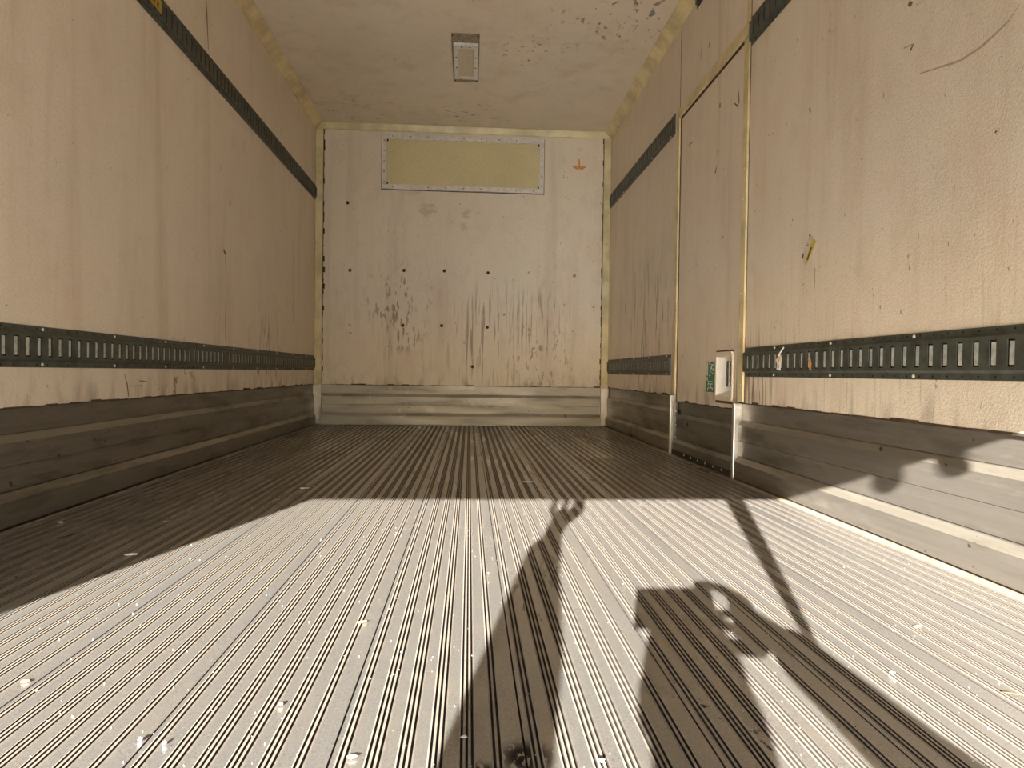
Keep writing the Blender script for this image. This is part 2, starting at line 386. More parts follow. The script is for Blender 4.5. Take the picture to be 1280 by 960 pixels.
# ------------------------------------------------------------------ kick boards
def boards(root, place, a0, a1, m, mseal, z0=.008, mband=None, ztop=ZK):
    k = ztop/ZK
    b = -.012
    rows = [[(b, .2625), (-.009, .2625), (-.008, .2635), (-.008, .3345), (-.009, .3345), (b, .3345)],
            [(b, .1725), (.007, .1725), (.008, .1735), (.008, .2395), (-.007, .2600), (-.007, .2610), (b, .2615)],
            [(b, .1040), (.007, .1040), (.008, .1050), (.008, .1705), (.007, .1715), (b, .1710)],
            [(b, z0), (.023, z0), (.024, .0785), (.009, .1000), (.009, .1025), (b, .1020)]]
    for pr in rows:
        bm = bmesh.new(); mt = [0]*len(pr)
        if pr is rows[1]: mt[3] = 1
        if pr is rows[3]: mt[2] = 1
        prism(bm, [(d, z*k) for d, z in pr], place, a0, a1, mt)
        o = mk('kick_board', bm, [m, mband or m], root)
    # dark backing and torn sealant on the top edge
    bm = bmesh.new(); prism(bm, [(-.0125, z0), (-.0095, z0), (-.0095, .333*k), (-.0125, .333*k)], place, a0, a1); mk('backing', bm, m_seal, root)
    bm = bmesh.new(); L = abs(a1-a0); n = max(4, int(L/.06)); sgn = 1 if a1 > a0 else -1
    for i in range(n):
        a = a0 + sgn*L*i/n; h = .003 + .004*random.random()
        if random.random() < .15: h += .006
        prism(bm, [(-.007, .3345*k), (.001+.003*random.random(), .3345*k), (.001, .3345*k+h), (0, .3345*k+h)], place, a, a+sgn*L/n*.99)
    mk('sealant', bm, m_seal, root)
bl = empty('baseboard_left', (XL, 2.7, 0)); tag(bl, 'row of scuffed aluminium kick boards along the left wall', 'baseboard', kind='structure')
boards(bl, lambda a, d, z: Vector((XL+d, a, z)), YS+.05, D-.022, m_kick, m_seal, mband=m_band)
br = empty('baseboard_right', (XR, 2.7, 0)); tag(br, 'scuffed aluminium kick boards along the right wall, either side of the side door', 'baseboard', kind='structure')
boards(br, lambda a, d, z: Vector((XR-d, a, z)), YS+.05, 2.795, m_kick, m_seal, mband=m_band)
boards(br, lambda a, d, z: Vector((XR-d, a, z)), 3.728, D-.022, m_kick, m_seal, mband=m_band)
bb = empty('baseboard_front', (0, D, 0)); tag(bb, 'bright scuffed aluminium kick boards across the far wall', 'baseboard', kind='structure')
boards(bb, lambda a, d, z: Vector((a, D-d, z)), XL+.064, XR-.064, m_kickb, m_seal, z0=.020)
bm = bmesh.new(); bx(bm, XL+.064, XR-.064, D-.029, D-.024, .008, .026); mk('bottom_lip', bm, m_kickb, bb)
bm = bmesh.new(); bx(bm, .82, .825, D-.0245, D+.005, .070, .101); mk('joint_gap', bm, m_hole, bb)
box('joint_gap', XR-.0245, XR-.010, 4.62, 4.628, .01, .08, m_hole, br)

# ------------------------------------------------------------------ side door
fr = empty('trim_13', (XR, 3.25, 0)); tag(fr, 'cream plastic and aluminium frame around the side door', 'door frame', kind='structure')
def vstrip(y0, y1, z0, z1, m, name='frame_strip', d=.010):
    bm = bmesh.new(); bx(bm, XR-d, XR+.01, y0, y1, z0, z1, 0, .0025); return mk(name, bm, m, fr)
vstrip(2.757, 2.806, ZK+.006, 1.915, m_trim)
vstrip(2.760, 2.790, 1.985, H-.055, m_trim, d=.006)
vstrip(3.690, 3.730, ZK+.006, 1.93, m_trim)
bm = bmesh.new(); bx(bm, XR-.012, XR+.01, 2.775, 3.728, 1.930, 1.982, 0, .003); mk('frame_strip', bm, m_trim, fr)
bm = bmesh.new(); bx(bm, XR-.028, XR+.01, 2.797, 2.822, .0, ZK, 0, .003); mk('edge_post', bm, m_post, fr)
bm = bmesh.new(); bx(bm, XR-.030, XR+.01, 3.700, 3.727, .0, ZK+.004, 0, .003); mk('edge_post', bm, m_post, fr)
sc0 = None
for y in (2.783, 3.712):
    for i, z in enumerate([.42+.135*k for k in range(12)]):
        if sc0 is None:
            bm = bmesh.new(); disc(bm, (0, 0, 0), (-1, 0, 0), .0045, .0025, 8); sc0 = mk('screw', bm, m_screw, fr); o = sc0
        else: o = sc0.copy(); COL.objects.link(o)
        o.location = Vector((XR-.0095, y+random.uniform(-.008, .008), z+random.uniform(-.02, .02)))
for a in ((2.806, 2.811, .0, 1.93), (2.752, 2.757, ZK, H-.06), (3.683, 3.690, .0, 1.93), (3.730, 3.733, ZK, 1.93), (3.7045, 3.7085, 1.98, H-.06)):
    box('seam_dirt', XR-.0012, XR+.008, *a, m_seal, fr)
box('seam_dirt', XR-.0012, XR+.008, 2.826, 3.68, 1.921, 1.930, m_seal, fr); box('seam_dirt', XR-.0012, XR+.008, 2.775, 3.728, 1.982, 1.986, m_seal, fr)
dr = empty('door_1', (XR, 3.25, 0)); tag(dr, 'tan side door in the right wall with aluminium kick boards and a recessed handle', 'door', kind='structure')
dx = XR+.002
# door skin with the hole for the handle cup
cy0, cy1, cz0, cz1 = 2.898, 3.078, .360, .545
bm = bmesh.new()
for a in ((2.826, cy0, .302, 1.918), (cy1, 3.680, .302, 1.918), (cy0, cy1, .302, cz0), (cy0, cy1, cz1, 1.918)): bx(bm, dx, XR+.06, *a)
bx(bm, dx+.013, XR+.06, 2.826, 3.680, .004, .302)
mk('door_panel', bm, m_wr, dr)
boards(dr, lambda a, d, z: Vector((dx-d, a, z)), 2.850, 3.670, m_kickd, m_seal, z0=.033, ztop=.303)
for y0, y1 in ((2.828, 2.852), (3.668, 3.680)):
    bm = bmesh.new(); bx(bm, dx-.017, dx, y0, y1, .004, .304, 0, .002); mk('edge_cap', bm, m_post if y0 < 3 else m_kickd, dr)
bm = bmesh.new(); bx(bm, dx-.028, dx+.01, 2.85, 3.675, .006, .031, 0, .003); mk('bottom_seal', bm, m_black, dr)
def dscrew(p, r=.0055):
    o = sc0.copy(); COL.objects.link(o); o.parent = dr; o.matrix_parent_inverse = dr.matrix_basis.inverted(); o.location = p; o.scale = (1.3,)*3
for i in range(6): dscrew((dx-.028, 2.93+i*.105, .022))
for z in (.07, .15, .22): dscrew((dx-.017, 2.843, z))
for z in (.10, .17, .25): dscrew((dx-.012, 3.655, z))
# handle cup
hr = empty('handle_cup', (dx, 2.99, .45)); hr.parent = dr; hr.matrix_parent_inverse = dr.matrix_basis.inverted()
bm = bmesh.new()
d0, d1 = dx-.006, dx+.055
for a in ((cy0-.012, cy0, cz0-.012, cz1+.012), (cy1, cy1+.012, cz0-.012, cz1+.012), (cy0, cy1, cz0-.022, cz0), (cy0, cy1, cz1, cz1+.024)): bx(bm, d0, dx+.003, *a, 0, .0015)
mk('cup_rim', bm, m_wr, hr)
bm = bmesh.new()
O = [(d0+.002, cy0, cz0), (d0+.002, cy1, cz0), (d0+.002, cy1, cz1), (d0+.002, cy0, cz1)]
I = [(d1, cy0+.012, cz0+.03), (d1, cy1-.05, cz0+.03), (d1, cy1-.05, cz1-.015), (d1, cy0+.012, cz1-.015)]
O = [bm.verts.new(p) for p in O]; I = [bm.verts.new(p) for p in I]
for i in range(4): bm.faces.new((O[i], O[(i+1) % 4], I[(i+1) % 4], I[i]))
bm.faces.new(I); mk('cup', bm, m_white, hr)
bm = bmesh.new(); bx(bm, dx-.004, dx+.008, 2.928, 2.958, cz0+.045, cz1-.020, 0, .004); bx(bm, dx+.006, dx+.052, 2.936, 2.952, cz0+.09, cz0+.125, 0, .003)
mk('lever', bm, m_lever, hr)
for z0, z1 in ((cz1+.022, cz1+.030), (cz0-.034, cz0-.022)):
    bm = bmesh.new(); bx(bm, dx-.003, dx, cy0-.012, cy1+.008, z0, z1, 0, .001); mk('sealant', bm, m_rust, hr)

# green sticker on the door
st = box('green_sticker', dx-.0015, dx, 3.108, 3.220, .374, .524, m_green); tag(st, 'worn green sticker with flaking white vertical lettering beside the door handle', 'sticker')
bm = bmesh.new()
def mark(y0, y1, z0, z1): bx(bm, dx-.0024, dx-.0014, y0, y1, z0, z1)
# flaked figure above, column of letter strokes below
for y0, y1, z0, z1 in ((3.195, 3.217, .455, .520), (3.160, 3.180, .512, .519), (3.130, 3.150, .500, .512), (3.142, 3.160, .486, .500), (3.118, 3.134, .478, .492), (3.150, 3.170, .470, .478),
                       (3.128, 3.140, .462, .470), (3.112, 3.122, .498, .520), (3.196, 3.212, .430, .448), (3.185, 3.192, .400, .430), (3.130, 3.185, .424, .428), (3.130, 3.185, .412, .416), (3.150, 3.156, .396, .412),
                       (3.125, 3.195, .392, .396), (3.190, 3.200, .380, .392), (3.130, 3.136, .380, .392), (3.160, 3.178, .452, .458)):
    mark(y0, y1, z0, z1)
mk('lettering', bm, m_ink, st)

# ------------------------------------------------------------------ logistics rails
PIT = .0502
def rail(side, z0, z1, y0, y1, label, bright=True):
    x = XL if side < 0 else XR; s = 1 if side < 0 else -1      # s: inward
    root = empty('logistics_rail', (x, (y0+y1)/2, z0)); tag(root, label, 'rail', 'slotted tie-down rails on the side walls')
    h = z1-z0; f = .021; zc0, zc1 = z0+f, z1-f; zs0, zs1 = (z0+z1)/2-.0305, (z0+z1)/2+.0305
    n = int((y1-y0-.012)/PIT); off = (y1-y0-n*PIT)/2
    P = lambda d, y, z: (x+s*d, y, z)
    bm = bmesh.new()
    def quad(a, b, c, d, mi=0): bm.faces.new([bm.verts.new(p) for p in (a, b, c, d)]).material_index = mi
    def q2(d0, za, d1, zb, ya=y0, yb=y1): quad(P(d0, ya, za), P(d0, yb, za), P(d1, yb, zb), P(d1, ya, zb))
    D0, D1, T = .0035, .0125, .0028
    q2(0, z0, D0, z0); q2(D0, z0, D0, zc0-.004); q2(D0, zc0-.004, D1, zc0+.002)
    q2(D1, zc0+.002, D1, zs0); q2(D1, zs1, D1, zc1-.002); q2(D1, zc1-.002, D0, zc1+.004); q2(D0, zc1+.004, D0, z1); q2(D0, z1, 0, z1)
    for yy in (y0, y1):
        vs = [P(0, yy, z0), P(D0, yy, z0), P(D0, yy, zc0-.004), P(D1, yy, zc0+.002), P(D1, yy, zc1-.002), P(D0, yy, zc1+.004), P(D0, yy, z1), P(0, yy, z1)]
        bm.faces.new([bm.verts.new(p) for p in vs])
    w = .0100; ya = y0
    for i in range(n):
        yc = y0+off+(i+.5)*PIT
        q2(D1, zs0, D1, zs1, ya, yc-w); ya = yc+w
        b = D1-T
        quad(P(D1, yc-w, zs0), P(b, yc-w, zs0), P(b, yc-w, zs1), P(D1, yc-w, zs1)); quad(P(D1, yc+w, zs0), P(b, yc+w, zs0), P(b, yc+w, zs1), P(D1, yc+w, zs1))
        quad(P(D1, yc-w, zs0), P(b, yc-w, zs0), P(b, yc+w, zs0), P(D1, yc+w, zs0)); quad(P(D1, yc-w, zs1), P(b, yc-w, zs1), P(b, yc+w, zs1), P(D1, yc+w, zs1))
        # flange holes
        for zz in (z0+.008, z1-.008):
            r = .0028; quad(P(D0+.0003, yc-r, zz-r), P(D0+.0003, yc+r, zz-r), P(D0+.0003, yc+r, zz+r), P(D0+.0003, yc-r, zz+r), 1)
    q2(D1, zs0, D1, zs1, ya, y1)
    mk('rail_body', bm, [m_rail, m_hole], root)
    bm2 = bmesh.new(); bx(bm2, *sorted((x+s*.0002, x+s*.0012)), y0+.002, y1-.002, zc0, zc1); mk('backing', bm2, m_hole, root)
    lat = None
    for i in range(n):
        if lat is None:
            bm = bmesh.new(); bx(bm, *sorted((s*.0010, s*.0092)), -.0082, .0082, -(zs1-zs0)/2+.004, (zs1-zs0)/2-.004, 0, .0012)
            lat = mk('latch_bar', bm, m_zinc if bright else m_zincd, root); o = lat
        else: o = lat.copy(); COL.objects.link(o)
        o.location = (x, y0+off+(i+.5)*PIT, (zs0+zs1)/2)
    first = None
    i = 1
    while i < n:
        for zz in (z0+.009, z1-.009):
            if first is None:
                bm = bmesh.new(); disc(bm, (0, 0, 0), (s, 0, 0), .0052, .003, 8); first = mk('screw', bm, m_screw if bright else m_rail, root); o = first
            else: o = first.copy(); COL.objects.link(o)
            o.location = P(D0, y0+off+i*PIT+random.uniform(-.004, .004), zz)
        i += 8
    return root
ZA, ZB, ZC, ZD = .453, .577, 1.8725, 1.994
rail(-1, ZA, ZB, .0, 5.545, 'dark grey slotted rail along the lower left wall')
rail(-1, ZC, ZD, .95, 5.545, 'dark grey slotted rail high on the left wall, with a gold sticker', False)
rail(1, ZA, ZB, .0, 2.752, 'dark slotted rail low on the right wall nearest the camera, litter caught in it')
rail(1, ZA, ZB, 3.795, 5.545, 'short dark slotted rail low on the right wall, beyond the side door')
rail(1, ZC, ZD, .95, 2.752, 'dark grey slotted rail high on the right wall, near side of the side door', False)
rail(1, ZC, ZD, 3.790, 5.545, 'short dark slotted rail high on the right wall, beyond the side door')
rail(1, 2.412, 2.412+.05+.048, 2.83, 3.447, 'short black rail under the ceiling above the side door', False)
o = box('foil_sticker', XL+.0125, XL+.0135, 2.58, 2.805, 1.915, 1.965, m_yelmet); tag(o, 'crumpled gold sticker on the high left rail', 'sticker')
bm = bmesh.new()
for i in range(6):
    y = 2.60+i*.033; bx(bm, XL+.0133, XL+.0142, y, y+.014, 1.922+random.random()*.01, 1.945+random.random()*.015)
mk('dark_print', bm, m_rust, o)

# ------------------------------------------------------------------ vent panel on the far wall
vp = empty('vent_panel', (-.07, D, 1.98)); tag(vp, 'long grey-white framed panel with yellow mesh, high on the far wall', 'vent')
vx0, vx1, vz0, vz1, fwid = -.753, .613, 1.982, 2.441, .041
box('mesh_panel', vx0+fwid-.004, vx1-fwid+.004, D-.006, D-.001, vz0+fwid-.004, vz1-fwid+.004, m_vent, vp)
for a in ((vx0, vx1, vz1-fwid, vz1), (vx0, vx1, vz0, vz0+fwid), (vx0, vx0+fwid, vz0+fwid, vz1-fwid), (vx1-fwid, vx1, vz0+fwid, vz1-fwid)):
    bm = bmesh.new(); bx(bm, a[0]+.0008, a[1]-.0008, D-.020, D-.001, a[2]+.0008, a[3]-.0008, 0, .002); mk('frame_bar', bm, m_frame, vp)
bm = bmesh.new(); bx(bm, vx0-.005, vx1+.005, D-.0025, D, vz0-.005, vz1+.005); mk('sealant', bm, m_seal, vp)
bm = bmesh.new()
for cx in (vx0+fwid+.006, vx1-fwid-.006):
    for cz in (vz0+fwid+.008, vz1-fwid-.008): bx(bm, cx-.006, cx+.006, D-.0075, D-.006, cz-.012, cz+.012)
mk('corner_gap', bm, m_hole, vp)
s2 = None
pts = [(vx0+.09+i*(vx1-vx0-.18)/8, z) for i in range(9) for z in (vz0+.02, vz1-.02)] + [(x, vz0+.06+i*.085) for i in range(5) for x in (vx0+.02, vx1-.02)]
for p in pts:
    if s2 is None: bm = bmesh.new(); disc(bm, (0, 0, 0), (0, -1, 0), .006, .003, 8); s2 = mk('screw', bm, m_plate, vp); o = s2
    else: o = s2.copy(); COL.objects.link(o)
    o.location = (p[0], D-.0198, p[1])

# plug holes on the far wall
def plug(x, z, r, m, ring):
    bm = bmesh.new(); disc(bm, (x, D, z), (0, -1, 0), r, .004, 12, 0); disc(bm, (x, D-.0036, z), (0, -1, 0), r*.45, .0012, 8, 1)
    o = mk('plug', bm, [m, m_hole if ring else m_scuff], wb); return o
for x, z, k in ((-1.01, 1.297, 1), (-.561, 1.306, 1), (-.222, 1.310, 1), (.148, 1.302, 2), (.496, 1.311, 0), (.889, 1.296, 3), (-1.009, .840, 0), (-.566, .844, 1), (-.24, .847, 1),
                (.147, .840, 1), (.454, .846, 0), (.882, .819, 0), (.025, .502, 1), (-1.035, 1.859, 1), (.29, .95, 0)):
    plug(x, z, .0145 if k else .012, [m_trim, m_rust, m_rust, m_foam][k], k == 1 or k == 2)
bm = bmesh.new()
ring = [(.916+.052*math.cos(a)*(1+.25*math.sin(3*a)), 2.218+.022*math.sin(a)*(1+.3*math.cos(2*a))) for a in [i*.4 for i in range(16)]]
vs = [bm.verts.new((a, D-.0012, b)) for a, b in ring]; bm.faces.new(vs)
bm.faces.new([bm.verts.new((a, D-.0012, b)) for a, b in ((.902, 2.235), (.912, 2.290), (.920, 2.288), (.926, 2.236))])
o = mk('foam_patch', bm, m_foam, wb); o['label'] = 'torn spot with orange foam showing'

# ------------------------------------------------------------------ ceiling lamp
lp = empty('ceiling_lamp', (-.048, 4.35, H)); tag(lp, 'unlit rectangular lamp with white rim and frosted lens on the ceiling', 'lamp')
bm = bmesh.new(); bx(bm, -.136, .039, 4.020, 4.678, H-.006, H+.004, 0, .002); mk('base_plate', bm, m_plate, lp)
bm = bmesh.new()
for a in ((-.125, .031, 4.125, 4.165), (-.125, .031, 4.560, 4.597), (-.125, -.095, 4.165, 4.560), (.001, .031, 4.165, 4.560)): bx(bm, a[0], a[1], a[2], a[3], H-.024, H-.005)
mk('rim', bm, m_frame, lp)
bm = bmesh.new(); bx(bm, -.094, .000, 4.166, 4.559, H-.0215, H-.006, 0, .003); mk('lens', bm, m_lens, lp)
bm = bmesh.new(); bx(bm, -.075, -.030, 4.565, 4.580, H-.029, H-.024, 0, .001); mk('tab', bm, m_white, lp)
s3 = None
for p in [(-.075, 4.145), (-.022, 4.145), (-.11, 4.28), (-.11, 4.42), (.016, 4.28), (.016, 4.42), (-.085, 4.58), (-.125, 4.04), (.028, 4.04), (-.125, 4.66), (.028, 4.66)]:
    z = H-.024 if 4.12 < p[1] < 4.6 else H-.006
    if s3 is None: bm = bmesh.new(); disc(bm, (0, 0, 0), (0, 0, -1), .006, .003, 8); s3 = mk('screw', bm, m_rust, lp); o = s3
    else: o = s3.copy(); COL.objects.link(o)
    o.location = (p[0], p[1], z)

# ------------------------------------------------------------------ hazard-style diamond sticker, worn
dm = empty('diamond_sticker', (XR, 2.24, .9)); tag(dm, 'worn white and yellow diamond sticker on the right wall above the rail', 'sticker')
def poly(name, pts, d, m, par, x=XR):
    bm = bmesh.new(); a = [bm.verts.new((x-d, y, z)) for y, z in pts]; b = [bm.verts.new((x-d+.0008, y, z)) for y, z in pts]
    bm.faces.new(a); bm.faces.new(b[::-1])
    for i in range(len(pts)): bm.faces.new((a[i], a[(i+1) % len(pts)], b[(i+1) % len(pts)], b[i]))
    return mk(name, bm, m, par)
m_dpap = plain('yellowed_sticker_paper', (.62, .55, .42), .5, 0, .2, 60, .1)
poly('sticker_face', [(2.232, .957), (2.292, .885), (2.262, .850), (2.190, .925)], .0010, m_dpap, dm)
poly('yellow_band', [(2.188, .925), (2.212, .935), (2.262, .866), (2.255, .850)], .0016, m_yel, dm)
poly('dark_print', [(2.215, .908), (2.222, .912), (2.250, .872), (2.244, .868)], .0022, m_rust, dm)
poly('dark_print', [(2.272, .898), (2.278, .899), (2.280, .884), (2.275, .882)], .0022, m_hole, dm)
poly('dark_print', [(2.228, .957), (2.236, .958), (2.236, .950), (2.229, .950)], .0022, m_rust, dm)
poly('dark_print', [(2.240, .925), (2.258, .923), (2.257, .920), (2.240, .921)], .0022, m_plate, dm)

# litter caught in the lower right rail
pt = empty('paper_tag', (XR-.013, 2.41, .5)); tag(pt, 'torn white and yellow tag with a stick caught in the lower right rail', 'litter')
poly('tag_paper', [(2.440, .520), (2.405, .540), (2.392, .528), (2.398, .500), (2.400, .478), (2.430, .482), (2.428, .505)], .0165, m_paper, pt)
poly('yellow_print', [(2.424, .530), (2.404, .532), (2.406, .508), (2.420, .510)], .0175, m_yel, pt)
poly('lilac_print', [(2.422, .500), (2.408, .500), (2.410, .487), (2.420, .487)], .0175, m_lilac, pt)
bm = bmesh.new(); strip(bm, [(XR-.017, 2.415, .535), (XR-.020, 2.385, .553), (XR-.022, 2.362, .566)], .004, (-1, 0, 0), .003); mk('stick', bm, m_paper, pt)
o = poly('tape_scrap', [(2.202, .517), (2.190, .512), (2.184, .521), (2.176, .500), (2.180, .484), (2.172, .478), (2.190, .480), (2.194, .495)], .0160, m_orange, None); tag(o, 'small orange tape scrap in a slot of the lower right rail', 'litter')

# ------------------------------------------------------------------ scratches and marks on the walls (parts of the walls)
def marks(name, par, nrm, items, m, t=.0006):
    bm = bmesh.new()
    for pts, w in items: strip(bm, pts, w, nrm, t)
    return mk(name, bm, m, par)
L_ = lambda y, z: (XL, y, z); R_ = lambda y, z: (XR, y, z); C_ = lambda x, y: (x, y, H); B_ = lambda x, z: (x, D, z)
marks('scratch', wl_, (1, 0, 0), [([L_(3.56, 1.065), L_(3.57, .9), L_(3.565, .7), L_(3.57, .60)], .004), ([L_(3.53, 1.085), L_(3.545, 1.075), L_(3.57, 1.06)], [.004, .02, .006]),
    ([L_(3.28, 2.30), L_(3.30, 2.18), L_(3.32, 2.02)], [.004, .014, .003]), ([L_(2.55, .43), L_(2.57, .39), L_(2.58, .345)], [.003, .008, .004]),
    ([L_(2.72, .40), L_(2.66, .405)], .004), ([L_(2.68, .385), L_(2.60, .385)], .003), ([L_(3.62, 1.36), L_(3.62, 1.33)], [.014, .012])], m_scratch)
marks('scuff', wl_, (1, 0, 0), [([L_(4.9, 1.5), L_(4.88, 1.1), L_(4.9, .8)], .006)], m_scuff)
arc = [(1150, 92), (1200, 76), (1225, 60), (1245, 42), (1262, 25), (1275, 5)]
def onwall(px, py, X):
    d = fw + rr*((px-640)/FPX) + uu*((480-py)/FPX); t = X/d.x; return Vector((X, d.y*t, CH+d.z*t))
marks('scuff', wr, (-1, 0, 0), [([onwall(a, b, XR) for a, b in arc], [.003, .006, .007, .006, .005, .002]), ([onwall(1130, 60, XR), onwall(1142, 55, XR)], .004)], m_scuff)
marks('scratch', wr, (-1, 0, 0), [([onwall(1136, 4, XR), onwall(1140, 6, XR)], .012), ([onwall(1138, 63, XR), onwall(1142, 55, XR)], [.010, .003]), ([onwall(1012, 135, XR), onwall(1013, 141, XR)], .008),
    ([onwall(1019, 335, XR), onwall(1018, 362, XR)], .002), ([onwall(1244, 166, XR), onwall(1246, 163, XR)], .006), ([onwall(794, 340, XR), onwall(794, 385, XR)], .006), ([onwall(782, 378, XR), onwall(782, 392, XR)], .010),
    ([onwall(887, 52, XR), onwall(886, 60, XR)], .008), ([onwall(878, 48, XR), onwall(876, 75, XR)], .004), ([onwall(887, 86, XR), onwall(887, 95, XR)], .004)], m_scratch)
marks('scratch', dr, (-1, 0, 0), [([onwall(900, 129, dx), onwall(900, 135, dx)], [.012, .016]), ([onwall(923, 112, dx), onwall(924, 128, dx), onwall(921, 134, dx)], [.004, .012, .008]), ([onwall(918, 129, dx), onwall(922, 133, dx)], [.006, .010]),
    ([onwall(896, 208, dx), onwall(894, 216, dx)], [.004, .016]), ([onwall(897, 188, dx), onwall(897, 192, dx)], .006), ([onwall(903, 298, dx), onwall(904, 295, dx)], .006), ([onwall(861, 182, dx), onwall(866, 177, dx)], .006),
    ([onwall(853, 444, dx), onwall(853, 447, dx)], .012)], m_scratch)
# small black gouges in the kick boards
marks('gouge', br, (-1, 0, 0), [([onwall(1100, 560, XR-.0125), onwall(1102, 563, XR-.0125)], .012)], m_hole)
marks('gouge', dr, (-1, 0, 0), [([onwall(848, 514, dx-.0125), onwall(851, 516, dx-.0125)], .03), ([onwall(859, 529, dx-.0125), onwall(860, 533, dx-.0125)], .02)], m_hole)

# ------------------------------------------------------------------ debris on the floor
def floorpt(px, py, z=0):
    d = fw + rr*((px-640)/FPX) + uu*((480-py)/FPX); t = (z-CH)/d.z; return Vector((d.x*t, d.y*t, z))
def chunk(name, px, py, size, m, label, flat=.4, rot=0, cat='debris', long=1.):
    bm = bmesh.new(); bmesh.ops.create_icosphere(bm, subdivisions=1, radius=1)
    for v in bm.verts: v.co *= random.uniform(.7, 1.15)
    bmesh.ops.scale(bm, vec=(size*long, size, size*flat), verts=bm.verts); bmesh.ops.rotate(bm, cent=(0, 0, 0), matrix=Matrix.Rotation(rot, 3, 'Z'), verts=bm.verts)
    zmin = min(v.co.z for v in bm.verts)
    for v in bm.verts: v.co.z -= zmin
    o = mk(name, bm, m); p = floorpt(px, py); o.location = (p.x, p.y, .0011); return tag(o, label, cat)
chunk('wood_splinter', 31, 853, .005, m_wood, 'pale wood splinter lying on the sunlit floor at the left edge', .25, -.3, 'splinter', 1.6)
chunk('paper_scrap', 163, 694, .010, m_paper, 'white paper scrap on the shaded floor at left, nearest the sun edge', .2, .2, 'litter', 1.8)
chunk('paper_scrap', 381, 611, .016, m_paper, 'white scrap on the shaded floor just above the sunlit corner', .15, .1, 'litter', 1.5)
chunk('paper_scrap', 75, 654, .008, m_paper, 'small white crumb on the shaded floor near the left wall', .3, 0, 'litter', 1.2)
chunk('twig', 453, 779, .004, m_wood, 'short brown twig on the sunlit floor left of the arm shadow', .5, .4, 'twig', 3.2)
chunk('pebble', 351, 883, .004, m_stone, 'tan pebble on the sunlit floor at lower left of centre', .6, .3, 'pebble', 1.2)
chunk('pebble', 175, 927, .003, m_paper, 'left one of two round white pebbles on the near left floor', .8, 0, 'pebble')
chunk('pebble', 206, 931, .003, m_paper, 'right one of two round white pebbles on the near left floor', .8, 0, 'pebble')
chunk('wood_chip', 440, 949, .005, m_stone, 'tan wood chip beside the arm shadow at the bottom edge', .3, .2, 'chip', 1.4)
chunk('stone_chip', 752, 954, .004, m_paper, 'white stone chip between the two dark shadows at the bottom edge', .6, 0, 'chip')
chunk('metal_scrap', 580, 923, .0035, m_zinc, 'tiny bluish metal scrap inside the arm shadow', .4, .2, 'scrap', 1.6)
chunk('twig', 1147, 784, .004, m_wood, 'thin pale twig on the sunlit floor at right', .4, .25, 'twig', 3.)
chunk('twig', 1264, 869, .0035, m_rust, 'brown curled stem on the sunlit floor near the right edge', .5, -.5, 'twig', 4.)
chunk('stone_chip', 1115, 843, .0042, m_paper, 'white stone chip on the sunlit floor beside the forearm shadow', .5, 0, 'chip', 1.2)
chunk('leaf_scrap', 660, 603, .022, m_paper, 'pale leaf scrap on the dark floor above the hand shadow', .12, .3, 'litter', 1.2)
bm = bmesh.new()
for i in range(1500):
    y = .7 + 2.4*random.random()**1.3; x = random.uniform(EL, ER); s = random.uniform(.0004, .0012)
    vs = [bm.verts.new((x+s*math.cos(a)*random.uniform(.6, 1.2), y+s*math.sin(a)*random.uniform(.6, 1.4), .0002)) for a in (0, 2.1, 4.2)]
    tp = bm.verts.new((x, y, s*1.1+.0004)); mi = 0 if random.random() < .6 else (1 if random.random() < .6 else 2)
    for k in range(3): bm.faces.new((vs[k], vs[(k+1) % 3], tp)).material_index = mi
    bm.faces.new(vs[::-1])
gr = mk('floor_grit', bm, [m_paper, m_stone, m_groove]); tag(gr, 'fine pale grit scattered over the floor', 'grit', kind='stuff')

# ------------------------------------------------------------------ roll-up door (behind the camera; throws the straight shadow edge)
DZ0 = .847
rd = empty('roll_up_door', (0, -.15, DZ0)); tag(rd, 'raised white roll-up rear door whose bottom edge throws the straight shadow on the floor', 'door')
ph = (2.40-DZ0-.03)/4
for k in range(4):
    bm = bmesh.new(); bx(bm, -1.273, 1.167, -.165, -.140, DZ0+.03+k*ph+.002, DZ0+.03+(k+1)*ph-.001, 0, .002); mk('door_section', bm, m_doorout, rd)
bm = bmesh.new(); bx(bm, -1.273, 1.167, -.165, -.135, DZ0, DZ0+.031, 0, .004); mk('bottom_rail', bm, m_black, rd)
bm = bmesh.new(); bx(bm, -1.273, 1.167, -.165, -.135, 2.398, 2.440, 0, .002); bx(bm, -1.26, 1.16, -.14, -.02, 2.425, 2.448, 0, .002); mk('door_section', bm, m_doorout, rd)
for k in range(2):
    bm = bmesh.new(); bx(bm, -1.26, 1.16, -.015+k*.385, .365+k*.385, 2.425, 2.448, 0, .002); mk('door_section', bm, m_doorout, rd)
for x in (.637, .712):  # lugs of unknown kind, shaped to cast the two lumps in the edge shadow
    bm = bmesh.new(); bmesh.ops.create_uvsphere(bm, u_segments=12, v_segments=8, radius=1)
    bmesh.ops.scale(bm, vec=(.021, .018, .042), verts=bm.verts); bmesh.ops.translate(bm, vec=(x, -.15, DZ0-.024), verts=bm.verts); mk('shadow_lug', bm, m_black, rd, True)
